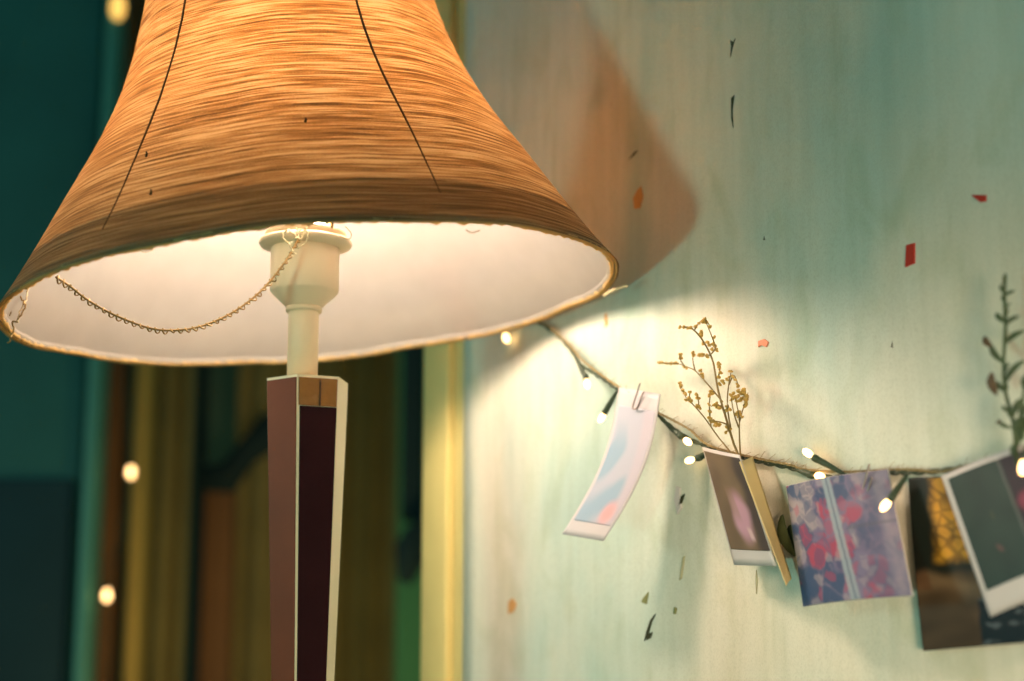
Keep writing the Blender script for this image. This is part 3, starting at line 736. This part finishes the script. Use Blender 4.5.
for k, s in enumerate(sprays):
    j = random.uniform(-.006, .006) if k else 0
    P = spline([q3(x, y, j * min(1, i / 2)) for i, (x, y) in enumerate(s)], 5)
    r0 = 0.0009 if k in (0,) else 0.00055
    tube(bm, P, [r0 * (1 - .55 * i / len(P)) for i in range(len(P))], 5)
link('stem', bm, M['stem'], flower)
buds = [(150, 102), (165, 103), (180, 104), (193, 106), (210, 97), (222, 90), (235, 80), (246, 72), (252, 85), (262, 100), (232, 118), (230, 132), (240, 165), (255, 160), (262, 172), (275, 165), (283, 178), (290, 190), (270, 182), (280, 140), (225, 205), (238, 208), (252, 212),
        (200, 200), (204, 210), (150, 208), (153, 220), (72, 237), (85, 237), (100, 239), (115, 236), (128, 242), (140, 240), (168, 250), (178, 257), (228, 265), (234, 278), (236, 292), (298, 240), (299, 256), (302, 272), (300, 290), (310, 308), (318, 316), (302, 318),
        (343, 268), (338, 290), (330, 300), (352, 290), (360, 300), (366, 318), (370, 326), (150, 312), (155, 325), (162, 340), (170, 352), (175, 375), (183, 372), (188, 346), (190, 380), (214, 360), (218, 372), (215, 400), (224, 405), (268, 348), (262, 358), (276, 352),
        (345, 362), (352, 372), (345, 380), (360, 368), (372, 365), (380, 352), (388, 345), (395, 355), (402, 362), (398, 374), (385, 372), (376, 380), (366, 384), (405, 378), (392, 338), (372, 345), (280, 398), (292, 404), (300, 408), (288, 392), (328, 405), (336, 412), (328, 418), (372, 425), (380, 432), (386, 440), (374, 440), (366, 432),
        (268, 452), (278, 460), (290, 464), (300, 470), (262, 445), (285, 475), (330, 480), (336, 492), (328, 500), (342, 486), (264, 420), (262, 395), (400, 400), (404, 388), (352, 350)]
bm = nbm()
for (x, y) in buds:
    for t in range(3):
        c = q3(x + random.uniform(-4, 4), y + random.uniform(-4, 4), random.uniform(-.003, .003))
        blob(bm, c, random.uniform(.0006, .0011), Vector((random.uniform(-1, 1), random.uniform(-1, 1), random.uniform(-.2, 1))), 1.6, 1)
b_ = link('buds', bm, M['bud'], flower); b_['kind'] = 'stuff'
# pale grey-green leaf tucked behind the folded photo
def leafmesh(bm, base, tip, wid, nrm, th=0.0004, n=7):
    ax = tip - base; side = ax.cross(nrm).normalized(); A = []; B = []; C = []
    for i in range(n + 1):
        t = i / n; w_ = wid * math.sin(math.pi * (t * .9 + .05)) ** .8; c = base + ax * t + nrm * (0.12 * ax.length * math.sin(math.pi * t))
        A.append(bm.verts.new(c - side * w_ + nrm * w_ * .3)); B.append(bm.verts.new(c)); C.append(bm.verts.new(c + side * w_ + nrm * w_ * .3))
    fs = []
    for i in range(n):
        fs.append(bm.faces.new((A[i], B[i], B[i + 1], A[i + 1]))); fs.append(bm.faces.new((B[i], C[i], C[i + 1], B[i + 1])))
    ex = bmesh.ops.extrude_face_region(bm, geom=fs)
    for v in [x for x in ex['geom'] if isinstance(x, bmesh.types.BMVert)]: v.co -= nrm * th
    
bm = nbm(); leafmesh(bm, wp(782, 515, .006), wp(795, 556, .004), 0.0045, NN); leafmesh(bm, wp(790, 525, .005), wp(797, 552, .004), 0.004, NN)
bmesh.ops.recalc_face_normals(bm, faces=bm.faces[:])
meta(link('leaf_sprig', bm, M['leaf']), 'small green leaves poking out between the folded photo and the flower photo', 'leaves')

# ------------------------------------------------------------------ green sprig at the right
def z5(x, y): return (940 + x / 2.83, 250 + y / 2.83)
def q5(x, y, o=.02): a, b = z5(x, y); return wp(a, b, o)
sprig = empty('green_sprig', q5(218, 600), 'upright dried green sprig standing behind the bordered green photo', 'dried plant')
bm = nbm(); tube(bm, spline([q5(225, 680, .012), q5(215, 560), q5(205, 480), q5(185, 400), q5(180, 320), q5(185, 220), q5(182, 120), q5(184, 72)], 6), 0.0010, 6)
tube(bm, spline([q5(215, 560), q5(228, 480), q5(238, 400), q5(250, 340)], 5), 0.0008, 5)
link('stem', bm, M['leaf'], sprig)
lv = [(185, 110, 186, 66, .0014), (184, 125, 170, 98, .0014), (185, 128, 210, 115, .0013), (185, 165, 200, 150, .0016), (184, 150, 178, 128, .0016), (184, 205, 158, 178, .0022), (186, 195, 192, 165, .002), (187, 212, 224, 186, .0018), (186, 262, 238, 228, .0022),
      (180, 320, 140, 262, .0026), (182, 352, 195, 318, .0018), (186, 375, 238, 312, .0026), (185, 400, 160, 372, .002), (190, 396, 188, 378, .002), (198, 460, 176, 440, .0018), (205, 478, 200, 452, .0026), (203, 505, 166, 488, .0016), (208, 470, 236, 420, .003),
      (214, 520, 232, 470, .0035), (218, 560, 236, 500, .0035), (228, 480, 250, 440, .0035), (238, 400, 252, 350, .003), (215, 585, 210, 545, .003), (232, 540, 248, 470, .004)]
for x0, y0, x1, y1, w_ in lv:
    bm = nbm(); leafmesh(bm, q5(x0, y0), q5(x1, y1, .02 + random.uniform(-.004, .006)), w_ * .72, NN); bmesh.ops.recalc_face_normals(bm, faces=bm.faces[:]); link('leaf', bm, M['leaf'], sprig)
for x0, y0, x1, y1, w_ in ((146, 275, 124, 245, .0020), (160, 410, 146, 346, .0028), (172, 488, 162, 484, .0014)):
    bm = nbm(); leafmesh(bm, q5(x0, y0), q5(x1, y1, .022), w_, NN); bmesh.ops.recalc_face_normals(bm, faces=bm.faces[:]); o = link('leaf', bm, M['redleaf'], sprig); o['label'] = 'brown withered leaf'

# ------------------------------------------------------------------ scraps stuck on the wall
def scrap(name, pts, mat, label):
    bm = nbm(); f = bm.faces.new([bm.verts.new(wp(x, y, .0012)) for x, y in pts])
    ex = bmesh.ops.extrude_face_region(bm, geom=[f])
    for v in [x for x in ex['geom'] if isinstance(x, bmesh.types.BMVert)]: v.co -= NN * 0.0012
    bmesh.ops.recalc_face_normals(bm, faces=bm.faces[:])
    meta(link(name, bm, mat, smooth=False), label, 'paper scrap')
scrap('paper_scrap', [(906, 245), (914, 243), (914, 263), (905, 267)], M['red'], 'red rectangular paper scrap stuck on the bare teal wall')
scrap('paper_scrap', [(971, 195), (985, 195), (985, 201), (980, 202)], M['red'], 'dark red triangular scrap, highest of the bits stuck on the wall')
scrap('paper_scrap', [(758, 341), (764, 339), (768, 342), (766, 347), (761, 345), (758, 347)], M['pink'], 'tiny pink paper scrap stuck right of the dried flowers')
